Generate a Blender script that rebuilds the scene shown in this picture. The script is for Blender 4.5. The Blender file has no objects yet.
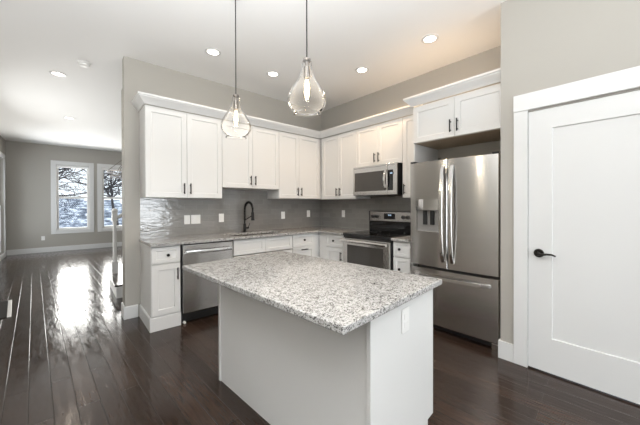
import bpy, bmesh, math, random
from mathutils import Matrix, Vector
random.seed(7)
S = bpy.context.scene
COL = S.collection
PI = math.pi

# ---------------------------------------------------------------- camera
CAM = Vector((-3.5106, -3.9608, 1.3146)); YAW, PIT, ROL, FPX = .7208, -.0053, -.0028, 286.0
rv = Vector((math.cos(YAW), -math.sin(YAW), 0)); fv0 = Vector((math.sin(YAW), math.cos(YAW), 0)); zv = Vector((0, 0, 1))
fv = fv0 * math.cos(PIT) + zv * math.sin(PIT); uv = zv * math.cos(PIT) - fv0 * math.sin(PIT)
ra = rv * math.cos(ROL) + uv * math.sin(ROL); ua = uv * math.cos(ROL) - rv * math.sin(ROL)
cd = bpy.data.cameras.new('camera'); cam = bpy.data.objects.new('camera', cd); COL.objects.link(cam)
cam.matrix_world = Matrix(((ra.x, ua.x, -fv.x, CAM.x), (ra.y, ua.y, -fv.y, CAM.y), (ra.z, ua.z, -fv.z, CAM.z), (0, 0, 0, 1)))
cd.sensor_width = 36; cd.lens = FPX / 640 * 36; cd.shift_x = -.0004; cd.shift_y = -.0097; cd.clip_start = .05
S.camera = cam

# ---------------------------------------------------------------- light and exposure
S.view_settings.view_transform = 'Standard'; S.view_settings.look = 'None'
S.view_settings.gamma = 1; S.view_settings.use_curve_mapping = False
S.view_settings.exposure = 0.27
W = bpy.data.worlds.new('overcast_sky'); S.world = W; W.use_nodes = True
bg = W.node_tree.nodes['Background']; bg.inputs[0].default_value = (.86, .93, 1, 1); bg.inputs[1].default_value = 1.5

def area(name, loc, size, power, color, rot):
    d = bpy.data.lights.new(name, 'AREA'); d.shape = 'RECTANGLE'; d.size, d.size_y = size
    d.energy = power; d.color = color
    o = bpy.data.objects.new(name, d); COL.objects.link(o); o.location = loc; o.rotation_euler = rot
    return o
DAY = (.94, .972, 1)
# daylight entering through the glazed openings behind the camera and along the dining side
UP = math.radians(25)       # tilted up: sky light plus the light thrown up by the snow outside
area('daylight_rear_glazing', (-1.5, -7.95, 1.15), (1.35, 1.8), 62, DAY, (PI/2 + UP, 0, 0))
area('daylight_rear_glazing_side', (-3.7, -7.95, 1.2), (1.6, 2.1), 56, DAY, (PI/2 + UP, 0, 0))
area('daylight_side_glazing', (-5.2, 5.95, 1.2), (1.7, 2.2), 25, DAY, (0, -PI/2 - UP, 0))
area('daylight_far_windows', (-2.9, 7.6, 1.4), (2.0, 1.9), 150, (1, .965, .91), (-PI/2 - .06, 0, 0))
area('daylight_hall_window', (-5.2, 2.6, 1.5), (1.7, 1.3), 48, (1, .97, .92), (0, -PI/2 + .12, 0))
# added fill with no lamp, for a brighter ceiling: behind the camera, far room
area('ceiling_fill_behind_camera', (-3.75, -3.9, 1.9), (1.6, 2.6), 165, DAY, (PI, 0, 0))
area('ceiling_fill_far_room', (-3.85, 2.6, 1.9), (1.6, 6.0), 14, (1, .97, .92), (PI, 0, 0))
SPOT_W = 11

# ---------------------------------------------------------------- helpers
def new_obj(name, me, parent=None, loc=(0, 0, 0), rot=(0, 0, 0)):
    o = bpy.data.objects.new(name, me); COL.objects.link(o); o.location = loc; o.rotation_euler = rot
    if parent: o.parent = parent
    return o
def thing(name, label, cat, loc=(0, 0, 0), rz=0, group=None):
    o = new_obj(name, None, None, loc, (0, 0, rz)); o.empty_display_size = .05
    return tag(o, label, cat, group)
def tag(o, label, cat, group=None, kind=None):
    o['label'] = label; o['category'] = cat
    if group: o['group'] = group
    if kind: o['kind'] = kind
    return o
def struct(o): o['kind'] = 'structure'; return o
def obj(name, bm, mat, parent=None, loc=(0, 0, 0), rot=(0, 0, 0), smooth=None, bevel=0, label=None):
    bmesh.ops.recalc_face_normals(bm, faces=bm.faces)
    me = bpy.data.meshes.new(name); bm.to_mesh(me); bm.free()
    for m in (mat if isinstance(mat, (list, tuple)) else [mat]): me.materials.append(m)
    if smooth is not None:
        for p in me.polygons: p.use_smooth = True
        me.set_sharp_from_angle(angle=math.radians(smooth))
    o = new_obj(name, me, parent, loc, rot)
    if bevel:
        b = o.modifiers.new('edge', 'BEVEL'); b.width = bevel; b.segments = 2; b.limit_method = 'ANGLE'; b.angle_limit = math.radians(40)
    if label: o['label'] = label
    return o
def BM(): return bmesh.new()
def box(bm, x0, x1, y0, y1, z0, z1, mi=0):
    v = [bm.verts.new(p) for p in ((x0, y0, z0), (x1, y0, z0), (x1, y1, z0), (x0, y1, z0), (x0, y0, z1), (x1, y0, z1), (x1, y1, z1), (x0, y1, z1))]
    for q in ((0, 3, 2, 1), (4, 5, 6, 7), (0, 1, 5, 4), (1, 2, 6, 5), (2, 3, 7, 6), (3, 0, 4, 7)):
        f = bm.faces.new([v[i] for i in q]); f.material_index = mi
    return v
def bx(name, dims, mat, parent=None, bevel=.002, **k):
    bm = BM(); box(bm, *dims); return obj(name, bm, mat, parent, bevel=bevel, **k)
def lathe(bm, prof, n=24, ax=(0, 0), mi=0, cap=True):
    rings = []
    for r, z in prof:
        rings.append([bm.verts.new((ax[0] + max(r, 1e-5) * math.cos(2*PI*i/n), ax[1] + max(r, 1e-5) * math.sin(2*PI*i/n), z)) for i in range(n)])
    for a, b in zip(rings, rings[1:]):
        for i in range(n):
            f = bm.faces.new((a[i], a[(i+1) % n], b[(i+1) % n], b[i])); f.material_index = mi
    if cap:
        for r in (rings[0], rings[-1]):
            f = bm.faces.new(r); f.material_index = mi
def tube(bm, pts, rad, n=8, mi=0):
    pts = [Vector(p) for p in pts]; rads = rad if isinstance(rad, (list, tuple)) else [rad] * len(pts)
    prev = None; u = None
    for i, p in enumerate(pts):
        t = (pts[min(i+1, len(pts)-1)] - pts[max(i-1, 0)]).normalized()
        if u is None: u = t.orthogonal().normalized()
        else: u = (u - t * u.dot(t)).normalized()
        w = t.cross(u)
        ring = [bm.verts.new(p + (u * math.cos(2*PI*k/n) + w * math.sin(2*PI*k/n)) * rads[i]) for k in range(n)]
        if prev:
            for k in range(n):
                f = bm.faces.new((prev[k], prev[(k+1) % n], ring[(k+1) % n], ring[k])); f.material_index = mi
        else: bm.faces.new(ring[::-1])
        prev = ring
    bm.faces.new(prev)
def cyl_y(bm, x, z, y0, y1, r, n=20, r2=None):
    tube(bm, [(x, y0, z), (x, y1, z)], [r, r2 if r2 else r], n)
def slab(bm, xs, ys, mask, z0, z1):
    vt = {}
    def V(i, j, z):
        k = (i, j, z)
        if k not in vt: vt[k] = bm.verts.new((xs[i], ys[j], z))
        return vt[k]
    on = lambda i, j: 0 <= i < len(xs)-1 and 0 <= j < len(ys)-1 and mask[j][i]
    for j in range(len(ys)-1):
        for i in range(len(xs)-1):
            if not on(i, j): continue
            bm.faces.new([V(i, j, z1), V(i+1, j, z1), V(i+1, j+1, z1), V(i, j+1, z1)])
            bm.faces.new([V(i, j, z0), V(i, j+1, z0), V(i+1, j+1, z0), V(i+1, j, z0)])
            for di, dj, a, b in ((-1, 0, (0, 0), (0, 1)), (1, 0, (1, 0), (1, 1)), (0, -1, (0, 0), (1, 0)), (0, 1, (0, 1), (1, 1))):
                if not on(i+di, j+dj):
                    bm.faces.new([V(i+a[0], j+a[1], z0), V(i+b[0], j+b[1], z0), V(i+b[0], j+b[1], z1), V(i+a[0], j+a[1], z1)])
def wall_grid(bm, axis, at, thick, us, zs, mask):
    """a wall in the plane axis=at, openings where mask is 0"""
    tmp = BM(); slab(tmp, us, zs, mask, 0, thick)
    m = {}
    for v in tmp.verts:
        p = (v.co.x, at + v.co.z, v.co.y) if axis == 'y' else (at + v.co.z, v.co.x, v.co.y)
        m[v] = bm.verts.new(p)
    for f in tmp.faces: bm.faces.new([m[v] for v in f.verts])
    tmp.free()
def shaker(bm, x0, x1, z0, z1, y, t=.02, fr=.057, dep=.009):
    """framed door or drawer front facing -y, its face at y"""
    r = lambda a, yy: [bm.verts.new(p) for p in ((x0+a, yy, z0+a), (x1-a, yy, z0+a), (x1-a, yy, z1-a), (x0+a, yy, z1-a))]
    loops = [r(0, y+t), r(0, y+.0015), r(.0015, y), r(fr, y), r(fr+.004, y+dep)]
    for a, b in zip(loops, loops[1:]):
        for i in range(4): bm.faces.new((a[i], a[(i+1) % 4], b[(i+1) % 4], b[i]))
    bm.faces.new(loops[-1]); bm.faces.new(loops[0][::-1])
def sweep(bm, prof, path):
    """closed profile of (outward, z), swept along an xy path with mitred corners; outward is to the right of travel"""
    P = [Vector((p[0], p[1])) for p in path]; rings = []
    for i, p in enumerate(P):
        ns = []
        for a, b in ((i-1, i), (i, i+1)):
            if 0 <= a and b < len(P):
                d = (P[b] - P[a]).normalized(); ns.append(Vector((d.y, -d.x)))
        n = ns[0] if len(ns) == 1 else (ns[0] + ns[1]) / (1 + ns[0].dot(ns[1]))
        rings.append([bm.verts.new((p.x + n.x*o, p.y + n.y*o, z)) for o, z in prof])
    m = len(prof)
    for a, b in zip(rings, rings[1:]):
        for k in range(m): bm.faces.new((a[k], a[(k+1) % m], b[(k+1) % m], b[k]))
    bm.faces.new(rings[0]); bm.faces.new(rings[-1][::-1])
def copy_tree(o, parent=None):
    c = o.copy(); COL.objects.link(c)
    if parent: c.parent = parent
    for ch in [q for q in bpy.data.objects if q.parent == o]: copy_tree(ch, c)
    return c

# ---------------------------------------------------------------- materials
def mat(name, color, rough=.5, metal=0, **k):
    m = bpy.data.materials.new(name); m.use_nodes = True
    b = m.node_tree.nodes['Principled BSDF']
    b.inputs['Base Color'].default_value = (*color, 1); b.inputs['Roughness'].default_value = rough; b.inputs['Metallic'].default_value = metal
    for a, v in k.items(): b.inputs[a.replace('_', ' ')].default_value = v
    return m
def nd(m, typ, **k):
    n = m.node_tree.nodes.new(typ)
    for a, v in k.items(): setattr(n, a, v)
    return n
def lk(m, a, b): m.node_tree.links.new(a, b)
def bsdf(m): return m.node_tree.nodes['Principled BSDF']
def coords(m, scale=(1, 1, 1), rot=(0, 0, 0), out='Object'):
    tc = nd(m, 'ShaderNodeTexCoord'); mp = nd(m, 'ShaderNodeMapping')
    mp.inputs['Scale'].default_value = scale; mp.inputs['Rotation'].default_value = rot
    lk(m, tc.outputs[out], mp.inputs[0]); return mp.outputs[0]
def noise(m, vec, scale, detail=3, rough=.5):
    n = nd(m, 'ShaderNodeTexNoise'); n.inputs['Scale'].default_value = scale; n.inputs['Detail'].default_value = detail; n.inputs['Roughness'].default_value = rough
    lk(m, vec, n.inputs['Vector']); return n
def ramp(m, fac, stops, const=False):
    r = nd(m, 'ShaderNodeValToRGB'); e = r.color_ramp.elements
    if const: r.color_ramp.interpolation = 'CONSTANT'
    while len(e) < len(stops): e.new(.5)
    for q, (p, c) in zip(e, stops): q.position = p; q.color = (*c, 1)
    lk(m, fac, r.inputs[0]); return r.outputs[0]
def bump(m, h, strength, dist=.01):
    b = nd(m, 'ShaderNodeBump'); b.inputs['Strength'].default_value = strength; b.inputs['Distance'].default_value = dist
    lk(m, h, b.inputs['Height']); lk(m, b.outputs[0], bsdf(m).inputs['Normal']); return b
def painted(name, color, rough, sc=260, st=.05):
    m = mat(name, color, rough); n = noise(m, coords(m), sc, 2); bump(m, n.outputs[0], st, .002); return m

M = {}
M['wall'] = painted('greige_wall_paint', (.415, .393, .355), .6)
M['ceiling'] = painted('ceiling_paint', (.88, .875, .865), .8, 180, .08)
M['trim'] = painted('white_trim_paint', (.70, .698, .69), .32, 90, .02)
M['cab'] = painted('white_cabinet_paint', (.71, .705, .692), .33, 90, .02)
M['inside'] = mat('maple_cabinet_underside', (.50, .39, .27), .5)
n_ = noise(M['inside'], coords(M['inside'], (3, 40, 3)), 5); lk(M['inside'], ramp(M['inside'], n_.outputs[0], [(.3, (.42, .32, .22)), (.7, (.55, .44, .31))]), bsdf(M['inside']).inputs['Base Color'])
M['black'] = mat('black_metal', (.018, .017, .017), .38, .6)
M['bronze'] = mat('dark_bronze', (.03, .026, .023), .3, .8)
M['blackglass'] = mat('black_glass', (.012, .012, .013), .06)
M['blackplastic'] = mat('black_plastic', (.015, .015, .016), .4)
M['plate'] = mat('white_plastic', (.82, .81, .79), .3)
M['slot'] = mat('dark_slot', (.05, .05, .05), .5)
M['gap'] = mat('shadow_line_gasket', (.03, .03, .03), .8)
M['pewter'] = mat('aged_pewter', (.22, .2, .18), .35, .9)
M['darkglass'] = mat('smoked_door_glass', (.06, .055, .05), .05)
M['snow'] = mat('snow', (.8, .84, .9), .9)
M['mat'] = mat('dark_floor_mat', (.018, .015, .013), .9)
M['crystal'] = mat('crystal', (.75, .75, .78), .1, .6)

def emit(name, color, s):
    m = bpy.data.materials.new(name); m.use_nodes = True; nt = m.node_tree; nt.nodes.remove(nt.nodes['Principled BSDF'])
    e = nt.nodes.new('ShaderNodeEmission'); e.inputs[0].default_value = (*color, 1); e.inputs[1].default_value = s
    nt.links.new(e.outputs[0], nt.nodes['Material Output'].inputs[0]); return m
M['lens'] = emit('lit_lens', (1, .93, .83), 9)
M['filament'] = emit('lit_filament', (1, .78, .48), 30)
M['display'] = emit('lit_display', (.55, .75, 1), 1.2)

def stainless(name, rough, col=(.61, .597, .583)):
    m = mat(name, col, rough, 1); v = coords(m, (2, 2, 420)); n = noise(m, v, 1.2, 2)
    bump(m, n.outputs[0], .06, .002)
    lk(m, ramp(m, n.outputs[0], [(.3, (col[0]*.93, col[1]*.93, col[2]*.93)), (.7, col)]), bsdf(m).inputs['Base Color'])
    t = nd(m, 'ShaderNodeTangent', direction_type='RADIAL', axis='Z'); lk(m, t.outputs[0], bsdf(m).inputs['Tangent'])
    bsdf(m).inputs['Anisotropic'].default_value = .9; bsdf(m).inputs['Anisotropic Rotation'].default_value = 0.25
    return m
M['steel'] = stainless('brushed_stainless', .22)
M['handle_steel'] = mat('polished_stainless', (.74, .73, .72), .22, 1)

# clear glass that lets the light pass: transparent with a fresnel reflection
def clear(name, tint, edge, rim_white=0):
    m = bpy.data.materials.new(name); m.use_nodes = True; nt = m.node_tree; nt.nodes.remove(nt.nodes['Principled BSDF'])
    t = nt.nodes.new('ShaderNodeBsdfTransparent'); t.inputs[0].default_value = (*tint, 1)
    g = nt.nodes.new('ShaderNodeBsdfGlossy'); g.inputs['Roughness'].default_value = .02
    lw = nt.nodes.new('ShaderNodeLayerWeight'); lw.inputs[0].default_value = edge
    if rim_white:  # white mixed in towards the outline, painting edge highlights onto clear glass
        d = nt.nodes.new('ShaderNodeBsdfDiffuse'); d.inputs[0].default_value = (.9, .9, .9, 1); tl = nt.nodes.new('ShaderNodeBsdfTranslucent'); tl.inputs[0].default_value = (.9, .9, .9, 1)
        q = nt.nodes.new('ShaderNodeMixShader'); nt.links.new(d.outputs[0], q.inputs[1]); nt.links.new(tl.outputs[0], q.inputs[2])
        q2 = nt.nodes.new('ShaderNodeMixShader'); lf = nt.nodes.new('ShaderNodeLayerWeight'); lf.inputs[0].default_value = .5
        mr = nt.nodes.new('ShaderNodeMapRange'); nt.links.new(lf.outputs['Facing'], mr.inputs[0]); mr.inputs[3].default_value = rim_white; mr.inputs[4].default_value = rim_white*22
        nt.links.new(mr.outputs[0], q2.inputs[0]); nt.links.new(t.outputs[0], q2.inputs[1]); nt.links.new(q.outputs[0], q2.inputs[2]); t = q2
    mx = nt.nodes.new('ShaderNodeMixShader'); nt.links.new(lw.outputs['Fresnel'], mx.inputs[0])
    nt.links.new(t.outputs[0], mx.inputs[1]); nt.links.new(g.outputs[0], mx.inputs[2]); nt.links.new(mx.outputs[0], nt.nodes['Material Output'].inputs[0])
    return m
M['pane'] = clear('window_glass', (.97, .98, .98), .12)
M['shade'] = clear('clear_blown_glass', (.985, .985, .985), .08, .003)

# dark hand-scraped glossy plank floor
m = M['floor'] = mat('dark_plank_floor', (.03, .02, .016), .1, Specular_IOR_Level=.42)
BOARD = .065
v = coords(m, rot=(0, 0, PI/2 - BOARD))
br = nd(m, 'ShaderNodeTexBrick'); br.offset = .37; br.offset_frequency = 2
for a, x in (('Color1', (.1, .1, .1, 1)), ('Color2', (.9, .9, .9, 1)), ('Mortar', (0, 0, 0, 1)), ('Scale', 1), ('Mortar Size', .0034), ('Mortar Smooth', .7), ('Brick Width', 1.3), ('Row Height', .115)): br.inputs[a].default_value = x
lk(m, v, br.inputs['Vector'])
def stretched(sx, sy, sc, det, ro=.5):
    mp = nd(m, 'ShaderNodeMapping'); mp.inputs['Scale'].default_value = (sx, sy, 1); lk(m, v, mp.inputs[0]); return noise(m, mp.outputs[0], sc, det, ro).outputs[0]
gr = stretched(1, 16, 5, 6, .65)
mixv = nd(m, 'ShaderNodeMath', operation='MULTIPLY_ADD'); lk(m, br.outputs[0], mixv.inputs[0]); mixv.inputs[1].default_value = .35; lk(m, gr, mixv.inputs[2])
colr = ramp(m, mixv.outputs[0], [(.35, (.014, .008, .0055)), (.65, (.031, .018, .0125)), (1, (.064, .038, .027))])
mc = nd(m, 'ShaderNodeMix', data_type='RGBA'); lk(m, br.outputs['Fac'], mc.inputs[0]); lk(m, colr, mc.inputs[6]); mc.inputs[7].default_value = (.022, .018, .016, 1)
lk(m, mc.outputs[2], bsdf(m).inputs['Base Color'])
def madd(a, k, b):
    n = nd(m, 'ShaderNodeMath', operation='MULTIPLY_ADD'); lk(m, a, n.inputs[0]); n.inputs[1].default_value = k
    if b is None: n.inputs[2].default_value = 0
    else: lk(m, b, n.inputs[2])
    return n.outputs[0]
# a gentle scraped swell along each board, seams cut in, each board lying a hair differently
h_ = madd(stretched(1.1, 6, 2.0, 2), .9, None); h_ = madd(stretched(3, 13, 3, 3), .32, h_)
h_ = madd(br.outputs['Fac'], -.55, h_); h_ = madd(br.outputs[0], .12, h_)
bump(m, h_, .42, .006)
lk(m, ramp(m, stretched(2, 9, 2.5, 4, .6), [(.35, (.1,)*3), (.8, (.3,)*3)]), bsdf(m).inputs['Roughness'])

# speckled granite
m = M['granite'] = mat('speckled_granite', (.6, .58, .55), .09)
v = coords(m)
vo = nd(m, 'ShaderNodeTexVoronoi'); vo.inputs['Scale'].default_value = 205; vo.inputs['Randomness'].default_value = 1; lk(m, v, vo.inputs['Vector'])
sep = nd(m, 'ShaderNodeSeparateColor'); lk(m, vo.outputs['Color'], sep.inputs[0])
patch = noise(m, v, 46, 4, .6)
ad = nd(m, 'ShaderNodeMath', operation='MULTIPLY_ADD'); lk(m, patch.outputs[0], ad.inputs[0]); ad.inputs[1].default_value = 1.1; 
sb = nd(m, 'ShaderNodeMath', operation='MULTIPLY_ADD'); lk(m, sep.outputs[0], sb.inputs[0]); sb.inputs[1].default_value = .75; sb.inputs[2].default_value = -.42
lk(m, sb.outputs[0], ad.inputs[2])
lk(m, ramp(m, ad.outputs[0], [(0, (.025, .023, .021)), (.15, (.085, .08, .075)), (.29, (.21, .203, .194)), (.43, (.36, .352, .34)), (.7, (.50, .492, .48))]), bsdf(m).inputs['Base Color'])

# glazed subway tile
def tile(name, axis):
    m = mat(name, (.2, .19, .18), .05); tc = nd(m, 'ShaderNodeTexCoord'); sx = nd(m, 'ShaderNodeSeparateXYZ'); cb = nd(m, 'ShaderNodeCombineXYZ')
    lk(m, tc.outputs['Object'], sx.inputs[0]); lk(m, sx.outputs[axis], cb.inputs[0]); lk(m, sx.outputs[2], cb.inputs[1])
    b = nd(m, 'ShaderNodeTexBrick'); b.offset = .5
    for a, x in (('Color1', (.20, .19, .178, 1)), ('Color2', (.235, .224, .21, 1)), ('Mortar', (.265, .253, .238, 1)), ('Scale', 1), ('Mortar Size', .0016), ('Mortar Smooth', .2), ('Brick Width', .154), ('Row Height', .078)): b.inputs[a].default_value = x
    lk(m, cb.outputs[0], b.inputs['Vector']); lk(m, b.outputs[0], bsdf(m).inputs['Base Color'])
    mp = nd(m, 'ShaderNodeMapping'); mp.inputs['Scale'].default_value = (.55, 1.5, 1); lk(m, cb.outputs[0], mp.inputs[0]); n = noise(m, mp.outputs[0], 20, 3)
    h0 = nd(m, 'ShaderNodeMath', operation='MULTIPLY_ADD'); lk(m, b.outputs[0], h0.inputs[0]); h0.inputs[1].default_value = 1.5; lk(m, n.outputs[0], h0.inputs[2])
    h = nd(m, 'ShaderNodeMath', operation='MULTIPLY_ADD'); lk(m, b.outputs['Fac'], h.inputs[0]); h.inputs[1].default_value = -.25; lk(m, h0.outputs[0], h.inputs[2])
    bump(m, h.outputs[0], .24, .012); bsdf(m).inputs['IOR'].default_value = 1.75; return m
M['tile_x'] = tile('gray_glazed_tile', 0); M['tile_y'] = tile('gray_glazed_tile_side', 1)
m = M['bark'] = mat('bark', (.05, .045, .045), .9)
n_ = noise(m, coords(m), 12, 4); lk(m, ramp(m, n_.outputs[0], [(.4, (.03, .028, .03)), (.7, (.09, .08, .08))]), bsdf(m).inputs['Base Color'])
m = M['hill'] = mat('wooded_hill', (.2, .22, .26), .95)
n_ = noise(m, coords(m, (1, 1, 3)), 1.2, 6, .7); lk(m, ramp(m, n_.outputs[0], [(.35, (.06, .07, .09)), (.5, (.22, .25, .31)), (.62, (.75, .8, .88))]), bsdf(m).inputs['Base Color'])

# ---------------------------------------------------------------- the setting
H = 3.03; XL, XF, YF, YR = -3.03, -4.76, 7.17, -7.6
DX, WY = -.734, -3.14           # the door wall and the jog where it starts
bm = BM(); box(bm, XF-.1, .15, YR-.1, YF+.1, -.1, 0); struct(obj('floor', bm, M['floor']))
bm = BM(); box(bm, XF-.1, .15, YR-.1, YF+.1, H, H+.1); struct(obj('ceiling', bm, M['ceiling']))
bm = BM(); box(bm, XL, .12, 0, .12, 0, H); struct(obj('wall_back', bm, M['wall']))
bm = BM(); box(bm, XL, -2.6, .12, .21, 0, 2.70); struct(obj('wall_hall', bm, M['wall']))
bm = BM(); box(bm, 0, .12, WY, 0, 0, H); struct(obj('wall_right', bm, M['wall']))
bm = BM(); box(bm, DX, .12, WY-.12, WY, 0, H); struct(obj('wall_jog', bm, M['wall']))
# door wall with its opening
DY0, DY1, DT = -3.333, -4.125, 2.055
bm = BM(); wall_grid(bm, 'x', DX, .12, [YR, DY1, DY0, WY-.12], [0, DT, H], [[1, 0, 1], [1, 1, 1]]); struct(obj('wall_door', bm, M['wall']))
# far wall with two windows
WZ0, WZ1, CW = .50, 2.60, .115
wins = [(-3.895, -2.935), (-2.855, -1.895)]
us = [XF]; 
for a, b in wins: us += [a+CW, b-CW]
us += [.12]
bm = BM(); wall_grid(bm, 'y', YF, .14, us, [0, WZ0+CW, WZ1-CW, H], [[1]*5, [1, 0, 1, 0, 1], [1]*5]); struct(obj('wall_far', bm, M['wall']))
bm = BM(); box(bm, 0, .12, .12, YF, 0, H); struct(obj('wall_hall_side', bm, M['wall']))
# left wall: one tall window by the far corner and one further along, outside the picture
bm = BM(); wall_grid(bm, 'x', XF-.12, .12, [YR, 1.75, 3.45, 5.1, 6.85, YF], [0, .12, .8, 2.4, 2.5, H],
    [[1]*5, [1, 1, 1, 0, 1], [1, 0, 1, 0, 1], [1, 1, 1, 0, 1], [1]*5]); struct(obj('wall_left', bm, M['wall']))
bm = BM(); wall_grid(bm, 'y', YR-.12, .12, [XF, -4.5, -2.9, -2.25, -.8, DX+.1], [0, .3, 2.4, H], [[1]*5, [1, 0, 1, 0, 1], [1]*5]); struct(obj('wall_rear', bm, M['wall']))

def window(n, axis, at, inward, u0, u1, z0, z1, cw, shade=False, thick=.12):
    """casing, sash, pane for an opening u0..u1, z0..z1 in the plane axis=at; inward = +1/-1 towards the room"""
    root = struct(new_obj('window_%d' % n, None)); root.empty_display_size = .05
    def B(b, ua, ub, d0, d1, za, zb):
        a, c = sorted((at + inward*d0, at + inward*d1))
        if axis == 'y': box(b, ua, ub, a, c, za, zb)
        else: box(b, a, c, ua, ub, za, zb)
    b = BM()
    B(b, u0-cw, u0, 0, .02, z0-cw, z1+cw); B(b, u1, u1+cw, 0, .02, z0-cw, z1+cw); B(b, u0, u1, 0, .02, z1, z1+cw); B(b, u0, u1, 0, .02, z0-cw, z0)
    struct(obj('window_casing', b, M['trim'], root, bevel=.003))
    b = BM(); s = .05; zm = (z0+z1)/2
    for za, zb, d in ((z0, zm+.02, -.05), (zm-.02, z1, -.085)):
        B(b, u0, u0+s, d-.03, d, za, zb); B(b, u1-s, u1, d-.03, d, za, zb); B(b, u0+s, u1-s, d-.03, d, za, za+s); B(b, u0+s, u1-s, d-.03, d, zb-s, zb)
    struct(obj('window_sash', b, M['trim'], root, bevel=.002))
    b = BM(); B(b, u0+s, u1-s, -.068, -.064, z0+s, zm); B(b, u0+s, u1-s, -.102, -.098, zm, z1-s)
    struct(obj('window_pane', b, M['pane'], root))
    if shade:
        b = BM(); B(b, u0+.01, u1-.01, -.045, -.005, z1-.07, z1); struct(obj('rolled_blind', b, M['ceiling'], root, bevel=.01))
    return root
for i, (a, b) in enumerate(wins): window(i+1, 'y', YF, -1, a+CW, b-CW, WZ0+CW, WZ1-CW, CW, True)
window(3, 'x', XF, 1, 5.1, 6.85, .12, 2.5, .12)
window(4, 'x', XF, 1, 1.75, 3.45, .8, 2.4, .1)
window(5, 'y', YR, 1, -4.5, -2.9, .3, 2.4, .1)
window(6, 'y', YR, 1, -2.25, -.8, .3, 2.4, .1)

def base(name, dims, parent=None): return struct(bx(name, dims, M['trim'], parent, bevel=.004))
base('baseboard_far', (XF+.001, -.001, YF-.016, YF-.0005, .0005, .14))
base('baseboard_left', (XF+.0005, XF+.016, YR+.02, 4.97, .0005, .14))
bm = BM(); sweep(bm, [(.0005, .0005), (.016, .0005), (.016, .135), (.01, .145), (.0005, .145)], [(XL, .209), (XL, 0), (-2.906, 0)])
struct(obj('baseboard_back', bm, M['trim']))
bm = BM(); box(bm, DX-.016, DX-.0005, -3.2405, WY+.014, .0005, .148); box(bm, DX-.0005, -.70, WY+.0005, WY+.014, .0005, .148)
struct(obj('baseboard_door', bm, M['trim']))
base('baseboard_door_side', (DX-.016, DX-.0005, YR+.02, DY1-.1, .0005, .148))

# door_1 and its casing
bm = BM(); box(bm, DX-.02, DX-.0005, DY0-.002, -3.2405, .0005, DT+.012); box(bm, DX-.02, DX-.0005, DY1-.093, DY1+.002, .0005, DT+.012)
box(bm, DX-.026, DX-.0005, DY1-.1, -3.2395, DT+.012, 2.2)
struct(obj('trim_1', bm, M['trim'], bevel=.002))
door = struct(new_obj('door_1', None, None, (DX, DY0, 0), (0, 0, -PI/2)))   # local x runs along the wall away from the latch, face towards -y
DW = DY0 - DY1
bm = BM(); shaker(bm, .004, DW-.004, .012, DT-.004, -.002, .04, .15, .012)
for v in bm.verts:
    if abs(v.co.z - .162) < .006: v.co.z += .115
struct(obj('door_panel', bm, M['trim'], door))
lv = new_obj('door_lever', None, door)
bm = BM(); cyl_y(bm, .073, .93, -.002, -.014, .034, 28, .031); cyl_y(bm, .073, .93, -.014, -.05, .012, 16)
tube(bm, [(.073, -.05, .93), (.10, -.052, .926), (.13, -.052, .932), (.16, -.05, .932), (.185, -.047, .922)], [.011, .009, .008, .0075, .006], 10)
me_lever = obj('lever_handle', bm, M['bronze'], door, smooth=40)
bpy.data.objects.remove(lv)
me_lever['label'] = 'dark bronze lever handle on a round rose'
bx('strike_plate', (-.006, .002, -.008, .004, .895, .965), M['bronze'], door, .001)

# ---------------------------------------------------------------- cabinets
def bar_pull(parent, x, z, y, length=.125, vertical=True, name='handle'):
    bm = BM(); h = length/2
    if vertical:
        tube(bm, [(x, y-.028, z-h), (x, y-.028, z+h)], .0065, 10)
        for s in (-1, 1): tube(bm, [(x, y, z+s*(h-.02)), (x, y-.028, z+s*(h-.02))], .0055, 8); tube(bm, [(x, y-.028, z+s*(h-.004)), (x, y-.028, z+s*h)], .0085, 10)
    else:
        tube(bm, [(x-h, y-.028, z), (x+h, y-.028, z)], .0065, 10)
        for s in (-1, 1): tube(bm, [(x+s*(h-.02), y, z), (x+s*(h-.02), y-.028, z)], .0055, 8)
    return obj(name, bm, M['black'], parent, smooth=40)
def knob(parent, x, z, y, name='knob'):
    bm = BM(); tube(bm, [(x, y, z), (x, y-.012, z), (x, y-.016, z), (x, y-.026, z), (x, y-.028, z)], [.006, .006, .015, .016, .012], 16)
    return obj(name, bm, M['black'], parent, smooth=40)
def front(root, kind, x0, x1, z0, z1, yf, pull=None, at=None, fr=.057):
    bm = BM(); shaker(bm, x0+.0018, x1-.0018, z0+.0015, z1-.0015, yf, .02, fr)
    d = obj(kind, bm, M['cab'], root)
    if pull == 'bar': bar_pull(d, at[0], at[1], yf)
    if pull == 'hbar': bar_pull(d, at[0], at[1], yf, .12, False)
    if pull == 'knob': knob(d, at[0], at[1], yf)
    return d
def cabinet(name, label, cat, loc, rz, w, z0, z1, depth, fronts, group, under=None):
    """origin at the wall, local x along the wall, front faces -y"""
    r = thing(name, label, cat, (loc[0], loc[1], 0), rz, group)
    yb = -(depth-.0205)
    bx('body', (.0005, w-.0005, yb, -.001, z0, z1), M['cab'], r, .0015)
    if under: bx('underside_panel', (.018, w-.018, yb+.02, -.003, z0-.002, z0+.004), M['inside'], r, 0, label='bare wood underside')
    for f in fronts: front(r, f[0], f[1], f[2], f[3], f[4], -depth, *f[5:])
    return r
R90 = -PI/2
UG = 'white upper cabinets'
ZT = 2.412
def uppers(label, loc, rz, w, z0, split, depth=.342, group=UG, z1=ZT, x0=0, x1=None, hz=.108):
    x1 = w if x1 is None else x1; fs = []
    if split is not None:
        fs = [('door', x0, split, z0, z1, 'bar', (split-.035, z0+hz)), ('door', split, x1, z0, z1, 'bar', (split+.035, z0+hz))]
    return cabinet('upper_cabinet', label, 'cabinet', loc, rz, w, z0, z1+.012, depth, fs, group)
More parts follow.
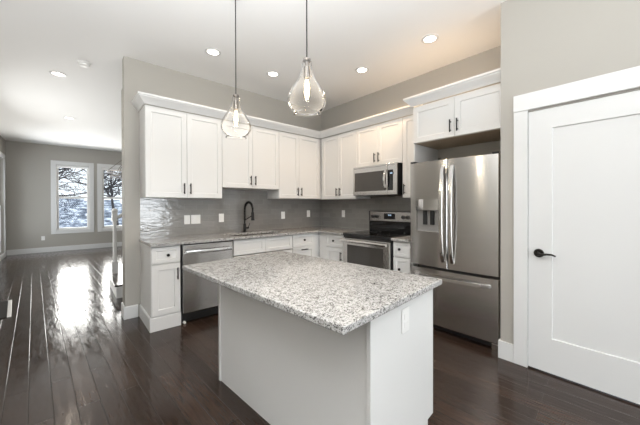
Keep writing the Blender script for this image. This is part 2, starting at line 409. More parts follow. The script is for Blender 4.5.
uppers('white two-door upper cabinet at the open end of the back wall', (-2.880, -.0015), 0, .860, 1.402, .431)
uppers('shorter white two-door upper cabinet above the kitchen sink', (-2.019, -.0015), 0, .868, 1.545, .435)
uppers('white two-door upper cabinet on the back wall against the inside corner', (-1.150, -.0015), 0, 1.148, 1.412, .374, x1=.81)
uppers('white two-door upper cabinet on the range wall against the inside corner', (-.0015, -.343), R90, .806, 1.405, .44, depth=.33, x0=.05)
uppers('short white two-door upper cabinet directly above the microwave', (-.0015, -1.150), R90, .771, 1.852, .377, depth=.33)
cabinet('upper_cabinet', 'narrow white single-door upper cabinet between microwave and refrigerator', 'cabinet', (-.0015, -1.9225), R90, .280, 1.402, ZT+.012, .33,
    [('door', 0, .280, 1.402, ZT, 'bar', (.035, 1.51))], UG)
cabinet('upper_cabinet', 'deep white two-door cabinet over the refrigerator with wood underside', 'cabinet', (-.0015, -2.2045), R90, .933, 2.008, 2.424, .56,
    [('door', .003, .468, 2.008, 2.408, 'bar', (.433, 2.118)), ('door', .468, .930, 2.008, 2.408, 'bar', (.503, 2.118))], UG, under=True)
tag(bx('tall_panel', (-.555, -.0025, -2.2235, -2.2055, .001, 2.0045), M['cab'], None, .001), 'tall white side panel standing between the refrigerator and the small counter', 'panel')
bm = BM(); prof = [(.0005, 2.426), (.012, 2.426), (.018, 2.44), (.03, 2.452), (.052, 2.478), (.066, 2.49), (.066, 2.497), (.076, 2.503), (.076, 2.522), (.0005, 2.522)]
sweep(bm, prof, [(-2.8805, -.0015), (-2.8805, -.3435), (-.3315, -.3435), (-.3315, -2.2035)])
tag(obj('crown_molding', bm, M['trim'], smooth=25), 'long white crown molding topping the lower run of upper cabinets around the corner', 'molding', 'crown moldings')
bm = BM(); sweep(bm, prof, [(-.4125, -2.204), (-.5622, -2.204), (-.5622, -3.1375)])
tag(obj('crown_molding', bm, M['trim'], smooth=25), 'short stepped-out white crown molding on the cabinet over the refrigerator', 'molding', 'crown moldings')

BG = 'white base cabinets'
ZB = .886
b1 = cabinet('base_cabinet', 'narrow white base cabinet with knob drawer left of the dishwasher', 'cabinet', (-2.880, -.0015), 0, .285, .10, ZB, .607,
    [('drawer', .004, .281, .70, .876, 'knob', (.155, .787), .04), ('door', .004, .281, .158, .69, 'bar', (.248, .58))], BG)
bm = BM(); sweep(bm, [(.0008, .0015), (.014, .0015), (.014, .135), (.008, .145), (.0008, .145)], [(0, -.017), (0, -.5875), (.285, -.5875)])
obj('base_molding', bm, M['trim'], b1)
cabinet('base_cabinet', 'white sink base cabinet with two plain false fronts under the sink', 'cabinet', (-1.992, -.0015), 0, .894, .105, ZB-.23, .607,
    [('false_front', .003, .448, .686, .879, None, None, .045), ('false_front', .448, .891, .686, .879, None, None, .045), ('door', .003, .448, .112, .676, 'bar', (.41, .58)), ('door', .448, .891, .112, .676, 'bar', (.486, .58))], BG)
bx('toe_board', (.0, .894, -.53, -.515, .001, .105), M['trim'], bpy.data.objects['base_cabinet.001'], .001)
c3 = cabinet('base_cabinet', 'white drawer base cabinet on the back wall right of the sink', 'cabinet', (-1.096, -.0015), 0, 1.094, .105, ZB, .607,
    [('drawer', .003, .40, .70, .879, 'knob', (.205, .795), .04), ('drawer', .003, .40, .40, .69, 'hbar', (.205, .655), .045), ('drawer', .003, .40, .112, .392, 'hbar', (.205, .36), .045)], BG)
bx('toe_board', (.0, .44, -.53, -.515, .001, .105), M['trim'], c3, .001)
c4 = cabinet('base_cabinet', 'white base cabinet with knob drawer and door left of the range', 'cabinet', (-.0015, -.610), R90, .575, .105, ZB, .607,
    [('drawer', .17, .57, .70, .879, 'knob', (.35, .79), .04), ('door', .17, .57, .112, .69, 'bar', (.50, .58))], BG)
bx('toe_board', (.08, .575, -.53, -.515, .001, .105), M['trim'], c4, .001)
c5 = cabinet('base_cabinet', 'narrow white base cabinet between the range and the refrigerator', 'cabinet', (-.0015, -1.968), R90, .235, .105, ZB, .607,
    [('drawer', .004, .231, .70, .879, 'knob', (.10, .793), .04), ('drawer', .004, .231, .40, .69, 'knob', (.10, .56), .045), ('drawer', .004, .231, .112, .392, 'knob', (.10, .27), .045)], BG)
bx('toe_board', (.0, .235, -.53, -.515, .001, .105), M['trim'], c5, .001)

# worktops, splash, sink, tap
bm = BM(); ZC0, ZC1 = .8875, .9185
xs = [-2.894, -1.94, -1.16, -.647, -.001]; ys = [-1.190, -.647, -.52, -.14, -.001]
slab(bm, xs, ys, [[0, 0, 0, 1], [1, 1, 1, 1], [1, 0, 1, 1], [1, 1, 1, 1]], ZC0, ZC1)
tag(obj('countertop', bm, M['granite'], bevel=.004), 'L-shaped speckled granite countertop running along the back wall to the range', 'countertop', 'granite countertops')
bm = BM(); slab(bm, [-.647, -.001], [-2.2035, -1.966], [[1]], ZC0, ZC1)
tag(obj('countertop', bm, M['granite'], bevel=.004), 'small piece of granite countertop between range and refrigerator', 'countertop', 'granite countertops')
t = .006
bm = BM(); box(bm, -2.878, -.0075, -t-.0005, -.0005, ZC1, 1.60); struct(obj('wall_tile_back', bm, M['tile_x']))
bm = BM(); box(bm, -t-.0005, -.0005, -2.262, -.0075, ZC1, 1.90); struct(obj('wall_tile_right', bm, M['tile_y']))
sk = thing('sink', 'undermount stainless sink basin set into the granite below the black faucet', 'sink', (-1.55, -.33, 0))
bm = BM(); w, d, z0, z1 = .40, .20, .68, .886
box(bm, -w, -w+.012, -d, d, z0, z1); box(bm, w-.012, w, -d, d, z0, z1); box(bm, -w+.012, w-.012, -d, -d+.012, z0, z1); box(bm, -w+.012, w-.012, d-.012, d, z0, z1); box(bm, -w+.012, w-.012, -d+.012, d-.012, z0, z0+.01)
obj('basin', bm, M['steel'], sk)
bm = BM(); lathe(bm, [(.045, z0+.0105), (.045, z0+.013), (.03, z0+.013)], 20); obj('drain', bm, M['handle_steel'], sk)

fa = thing('faucet', 'matte black spring pull-down faucet standing behind the sink', 'faucet', (-1.578, -.085, ZC1+.0005))
bm = BM(); lathe(bm, [(.03, 0), (.03, .008), (.021, .012), (.021, .12), (.017, .125)], 20); obj('base', bm, M['black'], fa, smooth=40)
arc = [(0, 0, .12), (0, 0, .33)]
for k in range(1, 13):
    a = PI * k / 12 * .95; arc.append((.018*(1-math.cos(a))/2*2, -.088*(1-math.cos(a)), .33 + .105*math.sin(a)))
bm = BM(); tube(bm, arc, .011, 10); obj('spout', bm, M['black'], fa, smooth=50)
bm = BM(); pts = []
P = [Vector(p) for p in arc]; seg = [0]
for a, b in zip(P, P[1:]): seg.append(seg[-1] + (b-a).length)
N = 34*10
for i in range(N+1):
    s = seg[-1] * (.12 + .88*i/N); k = max(j for j in range(len(seg)) if seg[j] <= s or j == 0); k = min(k, len(P)-2)
    q = P[k].lerp(P[k+1], (s-seg[k])/(seg[k+1]-seg[k])); tdir = (P[k+1]-P[k]).normalized(); u = Vector((1, 0, 0)); u = (u - tdir*u.dot(tdir)).normalized(); w_ = tdir.cross(u)
    a = 2*PI*i/10; pts.append(q + (u*math.cos(a) + w_*math.sin(a))*(.0165))
tube(bm, pts, .0034, 5); obj('spring', bm, M['black'], fa, smooth=60)
e = arc[-1]
bm = BM(); tube(bm, [(e[0], e[1], e[2]+.005), (e[0], e[1], e[2]-.05), (e[0], e[1], e[2]-.06), (e[0], e[1]-.003, e[2]-.15), (e[0], e[1]-.003, e[2]-.17)], [.014, .014, .021, .023, .029], 14); obj('spray_head', bm, M['black'], fa, smooth=40)
bm = BM(); tube(bm, [(0, 0, .17), (e[0], e[1], .25)], .006, 8); obj('holder_arm', bm, M['black'], fa, smooth=40)
bm = BM(); tube(bm, [(.018, 0, .06), (.055, 0, .06), (.06, -.01, .06)], [.014, .014, .01], 12); tube(bm, [(.055, 0, .06), (.065, -.03, .13)], [.006, .004], 8); obj('lever', bm, M['black'], fa, smooth=40)

# wall plates
PG = 'white wall plates on the backsplash'
def plate(label, loc, rz, gang=1, kind='duplex', group=PG):
    w = .073 + .046*(gang-1)
    r = thing('wall_plate', label, 'wall plate', loc, rz, group)
    bm = BM(); box(bm, -w/2, w/2, -.006, -.0005, -.059, .059); obj('cover', bm, M['plate'], r, bevel=.003)
    for g in range(gang):
        x = (g - (gang-1)/2)*.046
        bm = BM()
        if kind == 'duplex':
            bm.free()
            for s in (-1, 1):
                bm = BM(); box(bm, x-.016, x+.016, -.008, -.0062, s*.02-.014, s*.02+.014); obj('socket', bm, M['plate'], r, bevel=.004)
        else:
            box(bm, x-.016, x+.016, -.0085, -.0062, -.033, .033); obj('switch_paddle', bm, M['plate'], r, bevel=.002)
    return r
plate('single white wall plate left of the double switch plate on gray tile', (-2.353, -.0068, 1.125), 0)
plate('double-gang white switch plate on the gray tile', (-2.244, -.0068, 1.126), 0, 2, 'rocker')
plate('white wall plate on the tile just left of the faucet', (-1.897, -.0068, 1.134), 0, 1, 'rocker')
plate('white outlet plate on the tile between faucet and corner plate', (-.858, -.0068, 1.144), 0)
plate('white outlet plate on the back tile beside the inside corner', (-.319, -.0068, 1.158), 0)
plate('white outlet plate on the tile left of the range', (-.0068, -.57, 1.162), R90)
plate('small white outlet low on the far wall beneath the window', (-4.06, YF-.0005, .40), 0, group='white outlets away from the backsplash')

# ---------------------------------------------------------------- dishwasher
dwm = thing('dishwasher', 'stainless dishwasher with curved bar handle under the granite counter', 'dishwasher', (-2.586, -.002, 0))
w = .586
bx('body', (.002, w-.002, -.585, -.02, .10, .885), M['blackplastic'], dwm, .002)
bm = BM(); box(bm, .008, w-.006, -.625, -.5855, .125, .872); dd = obj('door', bm, M['steel'], dwm, bevel=.004)
bm = BM(); n = 14
pts = [(.035 + (w-.07)*i/n, -.655 - .014*math.sin(PI*i/n), .795) for i in range(n+1)]
prev = None
for p in pts:
    ring = [bm.verts.new((p[0], p[1]+a, p[2]+b)) for a, b in ((-.006, -.019), (-.010, 0), (-.006, .019), (.006, .020), (.006, -.020))]
    if prev:
        for k in range(5): bm.faces.new((prev[k], prev[(k+1) % 5], ring[(k+1) % 5], ring[k]))
    else: bm.faces.new(ring)
    prev = ring
bm.faces.new(prev[::-1])
for x in (.035, w-.035): box(bm, x-.012, x+.012, -.655, -.6255, .783, .807)
obj('handle', bm, M['handle_steel'], dd, smooth=50, label='polished curved bar handle')
bm = BM(); lathe(bm, [(.007, 0), (.007, .001)], 16); obj('badge', bm, M['slot'], dd, (.25, -.6262, .235), (PI/2, 0, 0))
bx('kick_plate', (.004, w-.004, -.56, -.545, .012, .10), M['blackplastic'], dwm, .001)
bx('access_panel', (.004, w-.004, -.595, -.5855, .06, .122), M['blackplastic'], dwm, .001)
for x in (.03, w-.03):
    bm = BM(); tube(bm, [(x, -.60, .0145), (x, -.57, .0145)], .014, 12); obj('foot', bm, M['plate'], dwm, smooth=40, label='small white leveling foot')

# ---------------------------------------------------------------- range
rg = thing('range', 'stainless electric range with black glass cooktop and rear control panel', 'range', (-.0015, -1.196, 0), R90)
w = .764
bx('body', (.002, w-.002, -.625, -.02, .03, .895), M['blackplastic'], rg, .002)
for x in (.05, w-.05):
    for y in (-.58, -.08):
        bm = BM(); lathe(bm, [(.018, .0008), (.018, .03)], 12, (x, y)); obj('foot', bm, M['blackplastic'], rg)
ct = bx('cooktop', (0.001, w-.001, -.668, -.02, .896, .928), M['blackglass'], rg, .005)
M['print'] = mat('burner_print', (.12, .12, .12), .3)
for cx_, cy_, r in ((.2, -.5, .105), (.56, -.5, .08), (.2, -.2, .08), (.56, -.2, .105)):
    bm = BM(); lathe(bm, [(r-.002, .9284), (r, .9284)], 40, (cx_, cy_), cap=False); obj('burner_ring', bm, M['print'], ct)
od = bx('oven_door', (.006, w-.006, -.668, -.6255, .215, .862), M['steel'], rg, .004)
bx('window', (.085, w-.085, -.6705, -.6682, .33, .775), M['darkglass'], od, .001, label='dark oven window')
bm = BM(); tube(bm, [(.012, -.715, .832), (w-.012, -.715, .832)], .019, 14)
for x in (.05, w-.05): box(bm, x-.012, x+.012, -.712, -.668, .818, .838)
obj('handle', bm, M['handle_steel'], od, smooth=50, label='polished bar handle')
bx('trim_strip', (.003, w-.003, -.655, -.6255, .866, .895), M['blackplastic'], rg, .001)
bx('storage_drawer', (.006, w-.006, -.66, -.6255, .05, .205), M['steel'], rg, .004)
bg_ = bx('backguard', (.001, w-.001, -.095, -.012, .9285, 1.075), M['blackglass'], rg, .003)
cp = bx('control_panel', (.03, w-.03, -.113, -.014, 1.0755, 1.213), M['steel'], rg, .006)
bx('panel_cap', (.001, w-.001, -.105, -.012, 1.0755, 1.222), M['blackplastic'], rg, .004)
for x in (.09, .16, .60, .67):
    bm = BM(); tube(bm, [(x, -.1135, 1.142), (x, -.121, 1.142), (x, -.123, 1.142), (x, -.14, 1.142), (x, -.142, 1.142)], [.026, .026, .022, .02, .017], 18); box(bm, x-.003, x+.003, -.144, -.14, 1.124, 1.16)
    obj('knob', bm, M['blackplastic'], cp, smooth=40)
dp = bx('display', (.285, .47, -.116, -.1135, 1.108, 1.19), M['blackglass'], cp, .001)
bm = BM()
for x in (.36, .372, .388, .40): box(bm, x, x+.006, -.1172, -.1165, 1.155, 1.175)
obj('lit_digits', bm, M['display'], dp)

# ---------------------------------------------------------------- microwave
mw = thing('microwave', 'stainless over-the-range microwave with dark glass door and curved handle', 'microwave', (-.0015, -1.151, 0), R90)
w, z0, z1 = .734, 1.438, 1.8495
bx('body', (.001, w-.001, -0.3730, -.015, z0+.012, z1), M['blackplastic'], mw, .002)
bx('underside', (.004, w-.004, -0.3680, -.02, z0, z0+.011), M['blackplastic'], mw, .001)
md = bx('door', (0, .595, -0.4000, -0.3735, z0+.006, z1-.024), M['steel'], mw, .004)
bx('window', (.03, .57, -0.4025, -0.4002, z0+.062, z1-.085), M['darkglass'], md, .002, label='dark mirror glass window')
pn = bx('control_panel', (.596, w, -0.4000, -0.3735, z0+.006, z1-.024), M['steel'], mw, .004)
bx('touch_pad', (.5965, w-.055, -0.4025, -0.4002, z0+.062, z1-.085), M['blackglass'], pn, .001)
dq = bx('display', (.63, .685, -0.4042, -0.4027, z1-.145, z1-.115), M['blackplastic'], pn, .0005)
bm = BM()
for x in (.64, .652, .664): box(bm, x, x+.007, -0.4054, -0.4045, z1-.138, z1-.122)
obj('lit_digits', bm, M['display'], dq)
bx('vent_grille', (0, w, -0.3960, -0.3735, z1-.023, z1), M['steel'], mw, .003)
bm = BM(); n = 12; pts = [(.578, -0.4015 - .05*math.sin(PI*i/n)**.7 - .002, z0+.075 + .262*i/n) for i in range(n+1)]
prev = None
for p in pts:
    ring = [bm.verts.new((p[0]+a, p[1]+b, p[2])) for a, b in ((-.016, 0), (-.012, -.008), (.012, -.008), (.016, 0), (0, .004))]
    if prev:
        for k in range(5): bm.faces.new((prev[k], prev[(k+1) % 5], ring[(k+1) % 5], ring[k]))
    else: bm.faces.new(ring)
    prev = ring
bm.faces.new(prev[::-1]); obj('handle', bm, M['handle_steel'], md, smooth=50, label='polished curved handle')

# ---------------------------------------------------------------- refrigerator
FX, FY = -.675, -2.2285
fr = thing('refrigerator', 'stainless french-door refrigerator with bottom freezer and water dispenser', 'refrigerator', (-.02, -2.2285-.0535, 0), R90)
fr.location = (-.02, -2.2285, 0); w = .877; yf = -(.675-.02)     # local front face
bx('body', (.055, w-.003, yf+.082, -.01, .035, 1.745), mat('dark_gray_case', (.07, .07, .072), .45), fr, .004)
def bowed(name, x0, x1, z0, z1, bow=.02, mat_=None, hole=None):
    """door slab whose front bulges over the whole width of the refrigerator"""
    bm = BM(); n = 12; th = .075
    f = lambda x: yf - bow * (1 - ((x - w/2)/(w/2))**2) + bow
    def edge(x): return 1 if abs(x-x0) < 1e-6 or abs(x-x1) < 1e-6 else 0
    xs = sorted(set([x0, x0+.006, x1-.006, x1] + [x0 + (x1-x0)*i/n for i in range(1, n)] + ([hole[0], hole[1]] if hole else [])))
    zs = [z0, z0+.004, z1-.004, z1] if not hole else [z0, z0+.004, hole[2], hole[3], z1-.004, z1]
    vt = {}
    for i, x in enumerate(xs):
        for j, zz in enumerate(zs):
            e_ = (i in (0, len(xs)-1)) or (j in (0, len(zs)-1))
            vt[i, j] = bm.verts.new((x, f(x) + (.006 if e_ else 0), zz))
    for i in range(len(xs)-1):
        for j in range(len(zs)-1):
            if hole and hole[0]-1e-6 <= xs[i] and xs[i+1] <= hole[1]+1e-6 and zs[j] == hole[2]: continue
            bm.faces.new((vt[i, j], vt[i+1, j], vt[i+1, j+1], vt[i, j+1]))
    bk = [bm.verts.new((x, yf+th, zz)) for x, zz in ((x0, z0), (x1, z0), (x1, z1), (x0, z1))]
    I, J = len(xs)-1, len(zs)-1
    bm.faces.new([bk[0], bk[1]] + [vt[i, 0] for i in range(I, -1, -1)]); bm.faces.new([bk[3], bk[2]] + [vt[i, J] for i in range(I, -1, -1)])
    bm.faces.new([bk[0], bk[3]] + [vt[0, j] for j in range(J, -1, -1)]); bm.faces.new([bk[1], bk[2]] + [vt[I, j] for j in range(J, -1, -1)])
    bm.faces.new(bk)
    if hole:      # the niche
        a, b, c, d = hole; dep = .06
        q = [bm.verts.new((x, yf+dep, zz)) for x, zz in ((a, c), (b, c), (b, d), (a, d))]; bm.faces.new(q)
        ia, ib = xs.index(a), xs.index(b); jc, jd = zs.index(c), zs.index(d)
        bm.faces.new([q[0], q[1]] + [vt[i, jc] for i in range(ib, ia-1, -1)]); bm.faces.new([q[3], q[2]] + [vt[i, jd] for i in range(ib, ia-1, -1)])
        bm.faces.new([q[0], q[3], vt[ia, jd], vt[ia, jc]]); bm.faces.new([q[1], q[2], vt[ib, jd], vt[ib, jc]])
    return obj(name, bm, mat_ or M['steel'], fr, smooth=30), f
SPL = .425
HO = (.075, .335, 1.02, 1.37)
ld, ff = bowed('door', 0, SPL-.003, .665, 1.768, hole=HO)
rd, _ = bowed('door', SPL+.003, w, .665, 1.768)
fz, _ = bowed('freezer_drawer', 0, w, .068, .642)
def strap(parent, pts, wd, axis, name='handle'):
    bm = BM(); prev = None
    for p in pts:
        if axis == 'v': ring = [bm.verts.new((p[0]+a*wd, p[1]+b, p[2])) for a, b in ((-1, .004), (-.8, -.008), (.8, -.008), (1, .004), (.6, .010), (-.6, .010))]
        else: ring = [bm.verts.new((p[0], p[1]+b, p[2]+a*wd)) for a, b in ((-1, .004), (-.8, -.008), (.8, -.008), (1, .004), (.6, .010), (-.6, .010))]
        if prev:
            for k in range(6): bm.faces.new((prev[k], prev[(k+1) % 6], ring[(k+1) % 6], ring[k]))
        else: bm.faces.new(ring)
        prev = ring
    bm.faces.new(prev[::-1]); return obj(name, bm, M['handle_steel'], parent, smooth=50, label='polished bowed bar handle')
n = 18
for par, x in ((ld, SPL-.042), (rd, SPL+.052)):
    strap(par, [(x, ff(x) - .006 - .058*math.sin(PI*i/n)**.6, .73 + .97*i/n) for i in range(n+1)], .018, 'v')
strap(fz, [(.06 + (w-.12)*i/n, ff(.06 + (w-.12)*i/n) - .006 - .045*math.sin(PI*i/n)**.35, .572) for i in range(n+1)], .017, 'h')
# dispenser
dz = ff(.2)
bx('dispenser_surround', (HO[0]+.001, HO[1]-.001, yf+.045, yf+.058, HO[2]+.001, HO[3]-.001), mat('dispenser_gray', (.34, .33, .32), .3, .5), ld, .001)
bm = BM(); n = 14; za, zb = 1.255, 1.369
for i in range(n):
    x0, x1 = HO[0]+.002+(HO[1]-HO[0]-.004)*i/n, HO[0]+.002+(HO[1]-HO[0]-.004)*(i+1)/n
    g = lambda x: ff(x) - .010 - .016*math.sin(PI*(x-HO[0])/(HO[1]-HO[0]))
    a = [bm.verts.new(p) for p in ((x0, g(x0), za), (x1, g(x1), za), (x1, g(x1)+.004, zb), (x0, g(x0)+.004, zb))]; bm.faces.new(a)
    b = [bm.verts.new(p) for p in ((x0, yf+.04, za), (x1, yf+.04, za), (x1, yf+.04, zb), (x0, yf+.04, zb))]; bm.faces.new(b[::-1])
    bm.faces.new((a[0], b[0], b[1], a[1])); bm.faces.new((a[3], a[2], b[2], b[3]))
    if i == 0: bm.faces.new((a[0], a[3], b[3], b[0]))
    if i == n-1: bm.faces.new((a[1], b[1], b[2], a[2]))
bmesh.ops.remove_doubles(bm, verts=bm.verts, dist=1e-5)
obj('dispenser_panel', bm, mat('dispenser_chrome', (.68, .67, .66), .1, 1), ld, smooth=40)
for x in (.17, .25):
    bm = BM(); box(bm, x-.022, x+.022, yf+.025, yf+.04, 1.10, 1.25); obj('dispenser_paddle', bm, M['blackplastic'], ld, bevel=.004)
bx('drip_tray', (HO[0]+.004, HO[1]-.004, yf-.006, yf+.044, HO[2]+.002, HO[2]+.016), M['handle_steel'], ld, .002)
for x in (.03, w-.03): bx('hinge_cover', (x-.028, x+.028, yf+.02, yf+.1, 1.7685, 1.785), M['blackplastic'], fr, .004)
bm = BM(); lathe(bm, [(.009, 0), (.009, .0012)], 18); obj('badge', bm, M['handle_steel'], rd, (SPL+.24, ff(SPL+.24)-.0002, 1.70), (PI/2, 0, 0))
bx('base_grille', (.06, w-.01, yf+.06, yf+.075, .012, .064), M['blackplastic'], fr, .002)
for x in (.08, w-.035):
    bx('foot', (x-.03, x+.03, yf+.03, yf+.0595, .001, .058), M['handle_steel'], fr, .004)

# ---------------------------------------------------------------- island
IA = .081; IO = (-2.787, -3.258)
isl = thing('kitchen_island', 'white kitchen island base with plain panels in the middle of the floor', 'kitchen island', (IO[0], IO[1], 0), IA)
ZI = .8525
bx('body', (.256, .842, .062, 1.376, .105, ZI-.001), M['cab'], isl, .001)
bx('plinth', (.256, .77, .062, 1.376, .0008, .1045), M['cab'], isl, .001)
bx('seating_panel', (.236, .2555, .0625, 1.376, .0008, ZI-.001), M['cab'], isl, .001)
bx('end_panel', (.228, .864, .04, .0615, .105, ZI-.001), M['cab'], isl, .0015)
bx('end_panel', (.228, .792, .04, .0615, .0008, .1045), M['cab'], isl, .0005)
bx('end_panel', (.228, .864, 1.3765, 1.398, .0008, ZI-.001), M['cab'], isl, .0015)
# cabinet doors on the range side
for k in range(3):
    y0 = .066 + k*.437; bm = BM(); shaker(bm, .002, .433, .112, ZI-.012, -.02)
    d = obj('door', bm, M['cab'], isl, (.8425, y0, 0), (0, 0, PI/2)); bar_pull(d, .40 if k % 2 else .035, ZI-.11, -.02)
bm = BM(); slab(bm, [0, .9], [0, 1.485], [[1]], ZI, .8835)
o = tag(obj('countertop', bm, M['granite'], None, (IO[0], IO[1], 0), (0, 0, IA), bevel=.005), 'large rectangular speckled granite slab overhanging the white island', 'countertop', 'granite countertops')
ca, sa = math.cos(IA), math.sin(IA)
lx, ly = .525, .0396
plate('white outlet on the end panel of the island below the granite', (IO[0]+lx*ca-ly*sa, IO[1]+lx*sa+ly*ca, .745), IA, group='white outlets away from the backsplash')

# ---------------------------------------------------------------- pendants
def pendant(label, x, y, zb):
    r = thing('pendant_light', label, 'pendant light', (x, y, 0), 0, 'clear glass pendants over the island')
    bm = BM(); lathe(bm, [(.062, H-.0008), (.062, H-.008), (.05, H-.016), (.008, H-.02)], 28); obj('canopy', bm, M['pewter'], r, smooth=40)
    bm = BM(); tube(bm, [(0, 0, H-.03), (0, 0, zb+.345)], .0042, 8); obj('cord', bm, M['black'], r, smooth=60)
    bm = BM(); lathe(bm, [(.006, zb+.35), (.024, zb+.345), (.026, zb+.333), (.012, zb+.325), (.010, zb+.30), (.019, zb+.296), (.020, zb+.235), (.016, zb+.228)], 20); obj('socket', bm, M['pewter'], r, smooth=35)
    prof = [(.029, .332), (.032, .322), (.037, .28), (.051, .232), (.084, .177), (.112, .125), (.120, .09), (.116, .058), (.098, .03), (.082, .018), (.078, .008), (.084, 0)]
    P4 = [prof[0]] + prof + [prof[-1]]; sm = []
    for k in range(1, len(P4)-2):
        for q_ in range(4):
            t_ = q_/4; c_ = lambda d: .5*(2*P4[k][d] + (P4[k+1][d]-P4[k-1][d])*t_ + (2*P4[k-1][d]-5*P4[k][d]+4*P4[k+1][d]-P4[k+2][d])*t_**2 + (3*P4[k][d]-P4[k-1][d]-3*P4[k+1][d]+P4[k+2][d])*t_**3)
            sm.append((c_(0), c_(1)))
    prof = sm + [prof[-1]]
    bm = BM(); lathe(bm, [(a, zb+b) for a, b in prof] + [(a-.0035, zb+b+.001) for a, b in prof[::-1]], 48, cap=False)
    obj('glass_shade', bm, M['shade'], r, smooth=80, label='clear blown glass teardrop shade')
    bm = BM(); lathe(bm, [(.012, zb+.23), (.016, zb+.21), (.024, zb+.17), (.026, zb+.14), (.02, zb+.105), (.006, zb+.085)], 20); bl = obj('bulb', bm, M['shade'], r, smooth=80)
    bm = BM()
    for k in range(6):
        a = 2*PI*k/6; tube(bm, [(.006*math.cos(a), .006*math.sin(a), zb+.215), (.013*math.cos(a), .013*math.sin(a), zb+.15), (.007*math.cos(a), .007*math.sin(a), zb+.10)], .0022, 5)
    obj('filament', bm, M['filament'], bl, label='glowing filament')
    d = bpy.data.lights.new('bulb_glow', 'POINT'); d.energy = 2.6; d.color = (1, .87, .70); d.shadow_soft_size = .02
    q = bpy.data.objects.new('bulb_glow', d); COL.objects.link(q); q.location = (0, 0, zb+.07); q.parent = r
    return r
pendant('clear glass teardrop pendant over the sink end of the island, smaller in view', -2.486, -1.759, 1.863)
pendant('clear glass teardrop pendant over the near half of the island, larger in view', -2.385, -2.556, 1.882)

# ---------------------------------------------------------------- recessed lights, detector
LG = 'recessed ceiling lights'
spots = [(-3.609, 1.093, 'lit recessed ceiling light next to the smoke detector'), (-3.50, 3.49, 'lit recessed ceiling light farthest off, near the windows'),
         (-2.291, -.762, 'lit recessed ceiling light over the open end of the back cabinets'), (-1.497, -.739, 'lit recessed ceiling light above the sink area'),
         (-.703, -1.576, 'lit recessed ceiling light in front of the microwave'), (-.695, -2.483, 'lit recessed ceiling light in front of the refrigerator cabinet')]
first = None
for x, y, lab in spots:
    if first is None:
        r = first = thing('recessed_light', lab, 'ceiling light', (x, y, H), 0, LG)
        bm = BM(); lathe(bm, [(.062, -.001), (.085, -.001), (.085, -.006), (.064, -.010), (.058, -.004)], 32, cap=False); obj('trim_ring', bm, M['trim'], r, smooth=40)
        bm = BM(); lathe(bm, [(.0, -.003), (.063, -.003)], 32, cap=False); obj('lens', bm, M['lens'], r, label='glowing lens')
    else:
        r = copy_tree(first); r.location = (x, y, H); r['label'] = lab
    d = bpy.data.lights.new('downlight', 'SPOT'); warm = x > -1; d.energy = SPOT_W * (3.7 if warm else 1); d.color = (1, .69, .41) if warm else (1, .86, .70); d.spot_size = math.radians(150); d.spot_blend = .6; d.shadow_soft_size = .06
    q = bpy.data.objects.new('downlight', d); COL.objects.link(q); q.location = (x, y, H-.015)
sd = thing('smoke_detector', 'round white smoke detector on the ceiling', 'smoke detector', (-3.366, .5, H))
bm = BM(); lathe(bm, [(.066, -.0008), (.066, -.012), (.06, -.016)], 28); obj('mount', bm, M['plate'], sd, smooth=40)
bm = BM(); lathe(bm, [(.052, -.0165), (.056, -.024), (.052, -.036), (.04, -.042), (.012, -.043)], 28); obj('cover', bm, M['plate'], sd, smooth=40)

# ---------------------------------------------------------------- stair, chandelier, mat
st = struct(new_obj('stair_flight', None))
n = 6
for i in range(n):
    x0 = -3.015 + i*.27
    if x0 > -1.7: break
    struct(bx('riser', (x0, x0+.018, .96, 1.88, .0008 if i == 0 else .19*i+.001, .19*(i+1)-.026), M['trim'], st, .001))
    struct(bx('tread', (x0-.022, x0+.27, .95, 1.9, .19*(i+1)-.025, .19*(i+1)), M['floor'], st, .004))
    struct(bx('stringer', (x0+.0185, x0+.27, .96, .985, .0008, .19*(i+1)-.026), M['trim'], st, .001))
    struct(bx('stringer', (x0+.0185, x0+.27, 1.855, 1.88, .0008, .19*(i+1)-.026), M['trim'], st, .001))
bl = thing('stair_balustrade', 'white newel post and balusters at the stair foot behind the kitchen wall', 'balustrade', (-2.945, 1.835, .191))
bm = BM(); box(bm, -.04, .04, -.04, .04, 0, .20); lathe(bm, [(.036, .201), (.03, .22), (.034, .25), (.026, .3), (.03, .55), (.024, .8), (.032, .83), (.026, .86)], 16); box(bm, -.036, .036, -.036, .036, .861, 1.02); lathe(bm, [(.042, 1.021), (.046, 1.04), (.03, 1.065), (.005, 1.075)], 16); obj('newel_post', bm, M['trim'], bl, smooth=40)
bm = BM(); tube(bm, [(.04, 0, .92), (1.3, 0, .92+1.26*.19/.27)], .028, 10); obj('handrail', bm, M['trim'], bl, smooth=60)
for k in range(8):
    x = .12 + k*.135; b0 = .19*int((x+.945-.945+.055+.018)/.27); bm = BM(); lathe(bm, [(.016, b0+.001), (.016, b0+.16), (.011, b0+.2), (.015, b0+.45), (.010, .885+(x-.04)*.19/.27)], 10, (x, 0)); obj('baluster', bm, M['trim'], bl, smooth=40)

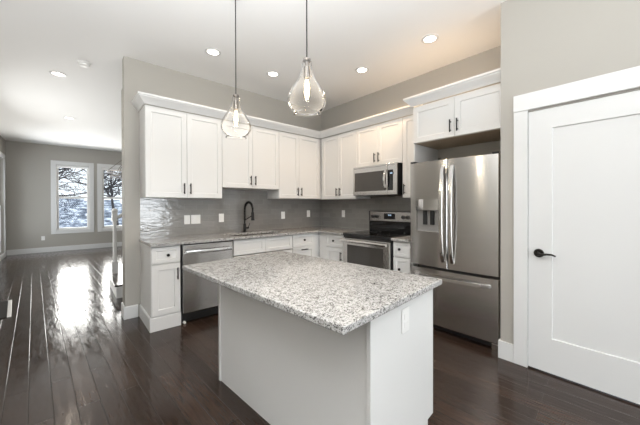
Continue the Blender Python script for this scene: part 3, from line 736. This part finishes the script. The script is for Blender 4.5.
ch = thing('chandelier', 'beaded crystal chandelier seen in front of the window by the stair', 'chandelier', (-2.60, 3.0, 0))
bm = BM(); lathe(bm, [(.06, H-.0008), (.06, H-.02), (.01, H-.03)], 20); tube(bm, [(0, 0, H-.03), (0, 0, 2.25)], .006, 8); obj('rod', bm, M['pewter'], ch, smooth=50)
for z, rr in ((1.985, .345), (1.90, .30)):
    bm = BM()
    tube(bm, [(rr*math.cos(2*PI*i/40), rr*math.sin(2*PI*i/40), z) for i in range(41)], .010, 6); obj('ring', bm, M['pewter'], ch, smooth=60)
bm = BM()
for k in range(6):
    a = 2*PI*k/6 + PI; tube(bm, [(0, 0, 2.33), (.345*math.cos(a), .345*math.sin(a), 1.99)], .005, 6)
obj('arm', bm, M['pewter'], ch, smooth=60)
bm = BM()
for z, rr in ((1.955, .345), (1.87, .30)):
    for i in range(56):
        a = 2*PI*i/56; bmesh.ops.create_icosphere(bm, subdivisions=1, radius=.013, matrix=Matrix.Translation((rr*math.cos(a), rr*math.sin(a), z)))
o = obj('crystal_bead', bm, M['crystal'], ch); o['kind'] = 'stuff'

fm = thing('floor_mat', 'dark floor mat with a pale end strip by the left edge of the floor', 'mat', (-4.03, .985, .0008), BOARD+.03)
bx('pad', (-.62, -.036, 0, .86, 0, .008), M['mat'], fm, .002)
bx('edge_strip', (-.0355, 0, 0, .86, 0, .009), M['plate'], fm, .002, label='pale edge strip')

# ---------------------------------------------------------------- outside
bm = BM(); box(bm, -30, 30, YF+.6, 60, -1.3, -1.2); box(bm, -40, XF-.6, -20, 60, -1.32, -1.22); o = struct(obj('snow_ground', bm, M['snow']))
bm = BM()
for k in range(40):
    x0 = -40 + k*2; z = .6 + .9*math.sin(k*.5) * .4 + .5*random.random()
    a = [bm.verts.new(p) for p in ((x0, 40, -1.2), (x0+2, 40, -1.2), (x0+2, 46, z+1.2), (x0, 46, z+1.2))]
    bm.faces.new(a)
bmesh.ops.remove_doubles(bm, verts=bm.verts, dist=1e-4)
struct(obj('distant_hill', bm, M['hill']))
def tree(label, x, y, hgt, seed, lean=0):
    rnd = random.Random(seed); r = thing('bare_tree', label, 'tree', (x, y, -1.2), 0, 'bare winter trees outside')
    trunk, twigs = BM(), BM()
    def grow(bm, p, d, L, rad, depth):
        pts = [p]; q = p.copy(); dd = d.copy()
        for k in range(4):
            dd = (dd + Vector((rnd.uniform(-.22, .22), rnd.uniform(-.22, .22), rnd.uniform(-.12, .16)))).normalized(); q = q + dd*L/4; pts.append(q.copy())
        tube(bm, pts, [rad*(1-.11*k) for k in range(5)], 5 if depth else 8)
        if depth >= 6: return
        for k in range(4 if depth < 3 else 3):
            i = rnd.choice((2, 3, 4)) if depth else rnd.choice((3, 4, 4)); ax = Vector((rnd.uniform(-1, 1), rnd.uniform(-1, 1), rnd.uniform(-.25, .5))).normalized()
            grow(twigs, pts[i], (dd*.45 + ax*.9).normalized(), L*rnd.uniform(.55, .8), rad*.58, depth+1)
    grow(trunk, Vector((0, 0, 0)), Vector((lean, 0, 1)).normalized(), hgt*.42, hgt*.017, 0)
    low = min(v.co.y for v in twigs.verts); r.location.y = max(y, YF + .8 - low)
    obj('trunk', trunk, M['bark'], r, smooth=60); obj('branches', twigs, M['bark'], r)
tree('bare tree outside the left far window', -4.6, 12.0, 6.8, 3, .1)
tree('bare tree outside the right far window, beside the chandelier', -.7, 22.0, 7.4, 11, -.1)
